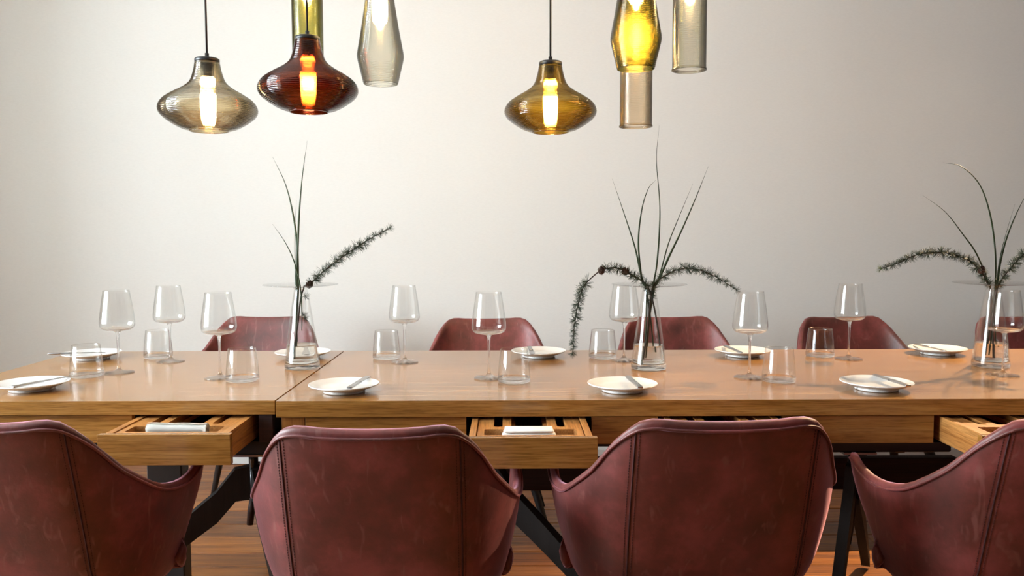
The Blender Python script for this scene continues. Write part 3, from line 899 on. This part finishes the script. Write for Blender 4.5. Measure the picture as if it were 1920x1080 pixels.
twig('larch twig in the middle vase arching left and hanging down to the tabletop', [(1240, 672), (1234, 620), (1224, 565), (1212, 534), (1190, 519), (1160, 503), (1132, 505), (1110, 520), (1092, 542), (1082, 580), (1076, 620), (1074, 662)], v, -.12, .33, gaps=((.585, .665),), cones=(.47, .59))
twig('larch twig in the middle vase arching right', [(1208, 672), (1215, 610), (1220, 560), (1228, 532), (1245, 518), (1270, 506), (1300, 504), (1340, 518), (1380, 543)], v, -.05, .36)
v = VPOS['v3']
blade('grass blade in the rightmost vase curving over to the left at the top', [(1850, 665), (1858, 600), (1866, 535), (1866, 470), (1856, 400), (1836, 345), (1802, 312), (1768, 305)], v, .05, .0028)
blade('grass blade in the rightmost vase leaning low to the left', [(1868, 650), (1864, 600), (1856, 540), (1832, 478), (1806, 440), (1772, 397), (1730, 366)], v, -.04, .0024)
blade('broad grass blade in the rightmost vase leaning right out of frame', [(1855, 665), (1862, 600), (1870, 535), (1876, 490), (1888, 445), (1906, 400), (1932, 350)], v, -.02, .0034)
blade('thin pale grass blade in the rightmost vase, right of the curved one', [(1858, 650), (1862, 600), (1868, 535), (1874, 490), (1883, 450), (1903, 383)], v, .04, .0018)
twig('larch twig in the rightmost vase arching left with a pale tip', [(1846, 670), (1855, 610), (1858, 555), (1850, 528), (1836, 505), (1812, 486), (1770, 474), (1722, 477), (1684, 493), (1653, 504)], v, -.05, .36, cones=(.46,), pale_tip=True)
twig('larch twig in the rightmost vase rising right out of frame', [(1862, 670), (1862, 610), (1866, 555), (1876, 528), (1892, 506), (1914, 482), (1940, 462), (1965, 450)], v, -.04, .52)

# ------------------------------------------------------------------ napkins in the open drawers
def napkin_roll():
    bm = bmesh.new()
    pts = []
    # spiral section swept along x
    sec = []
    for i in range(46):
        a = i / 45 * 2 * math.pi * 2.3
        r = .0055 + .0105 * i / 45
        sec.append((r * math.cos(a), r * .86 * math.sin(a)))
    nx = 14; rows_ = []
    for k in range(nx + 1):
        x = -.074 + .148 * k / nx
        rows_.append([bm.verts.new((x + random.uniform(-.0006, .0006), y_ * (1 + .04 * math.sin(k * 1.3)), z * (1 + .05 * math.sin(k * .9)))) for y_, z in sec])
    for a, b in zip(rows_, rows_[1:]):
        for i in range(len(sec) - 1): bm.faces.new((a[i], a[i + 1], b[i + 1], b[i]))
    bmesh.ops.solidify(bm, geom=bm.faces[:], thickness=.0014)
    return mesh_from(bm, 'rolled_napkin')
def napkin_stack():
    bm = bmesh.new()
    for k in range(4):
        box(bm, -.066 + .003 * k, .060 + .006 * (3 - k) * .6, -.024, .024, -.022 + .0075 * k, -.0155 + .0075 * k, .0028, 3)
    return mesh_from(bm, 'folded_napkin')
za_l, za_r = TZ - .036 - .006, TZ - .0428 - .006
o = link('rolled_napkin', napkin_roll(), M_LINEN, None, (-.807, 1.895 + .019 + .051, za_l - .002), (0, 0, R(-3)))
tag(o, 'white rolled linen napkin in the leftmost open drawer', 'napkin')
o = link('folded_napkin', napkin_stack(), M_LINEN, None, (.045, 1.88 + .019 + .050, za_r - .001))
tag(o, 'white folded linen napkin in the middle open drawer', 'napkin')

# ------------------------------------------------------------------ pendant lamps
def ribbed(prof, pitch=.0052, amp=.0013, wall=.003, seg=72):
    dense = sp2(prof, 24)
    L = [0]
    for a, b in zip(dense, dense[1:]): L.append(L[-1] + math.hypot(b[0] - a[0], b[1] - a[1]))
    step = pitch / 6; out, inn = [], []
    s = 0; i = 0
    while s < L[-1]:
        while L[i + 1] < s: i += 1
        t = (s - L[i]) / max(1e-9, L[i + 1] - L[i])
        r = dense[i][0] + (dense[i + 1][0] - dense[i][0]) * t; z = dense[i][1] + (dense[i + 1][1] - dense[i][1]) * t
        tx, tz = dense[i + 1][0] - dense[i][0], dense[i + 1][1] - dense[i][1]
        ln = math.hypot(tx, tz); nx_, nz_ = tz / ln, -tx / ln
        w = amp * (0.5 - 0.5 * math.cos(2 * math.pi * s / pitch)) * min(1, s / .01)
        out.append((r + nx_ * w, z + nz_ * w))
        if len(out) % 3 == 0: inn.append((r - nx_ * wall, z - nz_ * wall))
        s += step
    return out, inn
BELL = [(.054, 0), (.057, .0012), (.0585, .0045), (.083, .0115), (.112, .028), (.136, .048), (.1425, .068), (.131, .090), (.105, .109), (.073, .128), (.052, .147), (.041, .176), (.036, .200), (.034, .211)]
DIAM = [(.0510, 0), (.0522, .002), (.0560, .020), (.0635, .051), (.0684, .072), (.0697, .083), (.0683, .096), (.0560, .165), (.0415, .260), (.0350, .320), (.0330, .335)]
CYL = [(.0465, 0), (.0472, .002), (.0472, .12), (.0472, .24), (.0472, .34), (.0440, .352), (.034, .358)]
def shade_mesh(prof):
    o_, i_ = ribbed(prof)
    bm = lathe(o_ + i_[::-1], 72, True)
    return mesh_from(bm, 'lamp_shade', True, False)
SH = {'bell': (shade_mesh(BELL), .211, .036), 'diamond': (shade_mesh(DIAM), .335, .036), 'cylinder': (shade_mesh(CYL), .358, .040)}
BULB_PROF = [(0, 0), (.008, .002), (.0135, .010), (.0155, .025), (.0155, .070), (.014, .084), (.011, .094), (.011, .098)]
BULB = lathe_mesh('bulb', sp2(BULB_PROF, 4), 24)
SOCK = lathe_mesh('socket', [(0, 0), (.018, 0), (.019, .002), (.019, .052), (0, .052)], 24)
CORD_R = .0031
def pendant(label, shape, px, pbot, depth, tint_mat, group, bulb=None):
    p = at_depth(px, pbot, depth)
    me, h, rc = SH[shape]
    t = thing('pendant_lamp', label, 'lamp', (p.x, p.y, p.z), 0, group)
    link('lamp_shade', me, tint_mat, t)
    cap = lathe_mesh('cap', [(0, h - .006), (rc - .003, h - .006), (rc, h - .003), (rc, h + .004), (rc - .004, h + .007), (.006, h + .009), (.006, h + .022), (0, h + .022)], 32)
    link('cap', cap, M_BLACK, t)
    s0 = h - .062
    link('socket', SOCK, M_BLACK, t, (0, 0, s0))
    link('bulb', BULB, bulb or M_BULB, t, (0, 0, s0 - .097))
    bm = bmesh.new(); tube(bm, [(0, 0, h + .018), (0, 0, ZC - .02 - p.z)], CORD_R, 10)
    link('cord', mesh_from(bm, 'cord'), M_BLACK, t)
    link('ceiling_rose', lathe_mesh('ceiling_rose', [(0, ZC - p.z - .025), (.045, ZC - p.z - .022), (.05, ZC - p.z), (0, ZC - p.z)], 32), M_BLACK, t)
    return t
G_CHAMP = thin_glass('champagne_glass', (0.996, 0.955, 0.86))
G_BROWN = thin_glass('deep_amber_glass', (0.66, 0.33, 0.165))
G_AMBER = thin_glass('amber_glass', (0.96, 0.845, 0.50))
G_OLIVE = thin_glass('olive_glass', (0.70, 0.675, 0.44))
G_OLIVE2 = thin_glass('pale_olive_glass', (0.86, 0.84, 0.60))
G_SMOKE = thin_glass('smoke_glass', (0.965, 0.955, 0.915))
G_PEACH = thin_glass('peach_glass', (0.988, 0.94, 0.87))
GL, GR = 'left cluster of pendant lamps', 'right cluster of pendant lamps'
pendant('pale champagne ribbed glass bell pendant lamp, leftmost', 'bell', 392, 247, 2.50, G_CHAMP, GL)
pendant('dark red-brown ribbed glass bell pendant lamp', 'bell', 579, 211, 2.42, G_BROWN, GL)
pendant('olive green ribbed glass cylinder pendant lamp behind the dark brown bell', 'cylinder', 578, 120, 2.62, G_OLIVE2, GL)
pendant('smoky clear ribbed glass diamond pendant lamp in the left cluster', 'diamond', 714, 158, 2.53, G_SMOKE, GL)
pendant('golden amber ribbed glass bell pendant lamp', 'bell', 1032, 249, 2.576, G_AMBER, GR)
pendant('olive green ribbed glass diamond pendant lamp in the right cluster', 'diamond', 1192, 130, 2.31, G_OLIVE, GR)
pendant('peach ribbed glass cylinder pendant lamp hanging lowest, behind the olive diamond', 'cylinder', 1192, 234, 2.47, G_PEACH, GR)
pendant('smoky grey ribbed glass cylinder pendant lamp, rightmost', 'cylinder', 1292, 128, 2.39, G_SMOKE, GR)

# spotlight on a stem near the far right corner, outside the frame: it warms the right end of the table
def spotlight(label, loc, aim, power):
    t = thing('ceiling_spotlight', label, 'lamp', loc)
    d = (Vector(aim) - Vector(loc)).normalized()
    q = d.to_track_quat('-Z', 'Y').to_euler()
    link('lamp_head', lathe_mesh('lamp_head', [(0, .11), (.03, .11), (.036, .10), (.040, -.02), (.037, -.02), (.033, .06), (0, .06)], 32), M_BLACK, t, None, q)
    link('lens', lathe_mesh('lens', [(0, .012), (.030, .012), (.030, .016), (0, .016)], 24), M_BULB, t, None, q)
    bm = bmesh.new(); tube(bm, [(0, 0, .05), (0, 0, ZC - loc[2] - .005)], .008, 10)
    link('stem', mesh_from(bm, 'stem'), M_BLACK, t)
    ld = bpy.data.lights.new('spot', 'SPOT')
    ld.energy = power; ld.color = (1.0, 0.70, 0.40); ld.spot_size = R(52); ld.spot_blend = 0.6; ld.shadow_soft_size = 0.025
    lo = bpy.data.objects.new('spot', ld); COL.objects.link(lo)
    lo.location = Vector(loc) + d * .03; lo.rotation_euler = q
spotlight('black stem-mounted spotlight in the far right corner beyond the frame', (2.75, 3.7, 2.55), (1.62, 2.5, .75), 650)
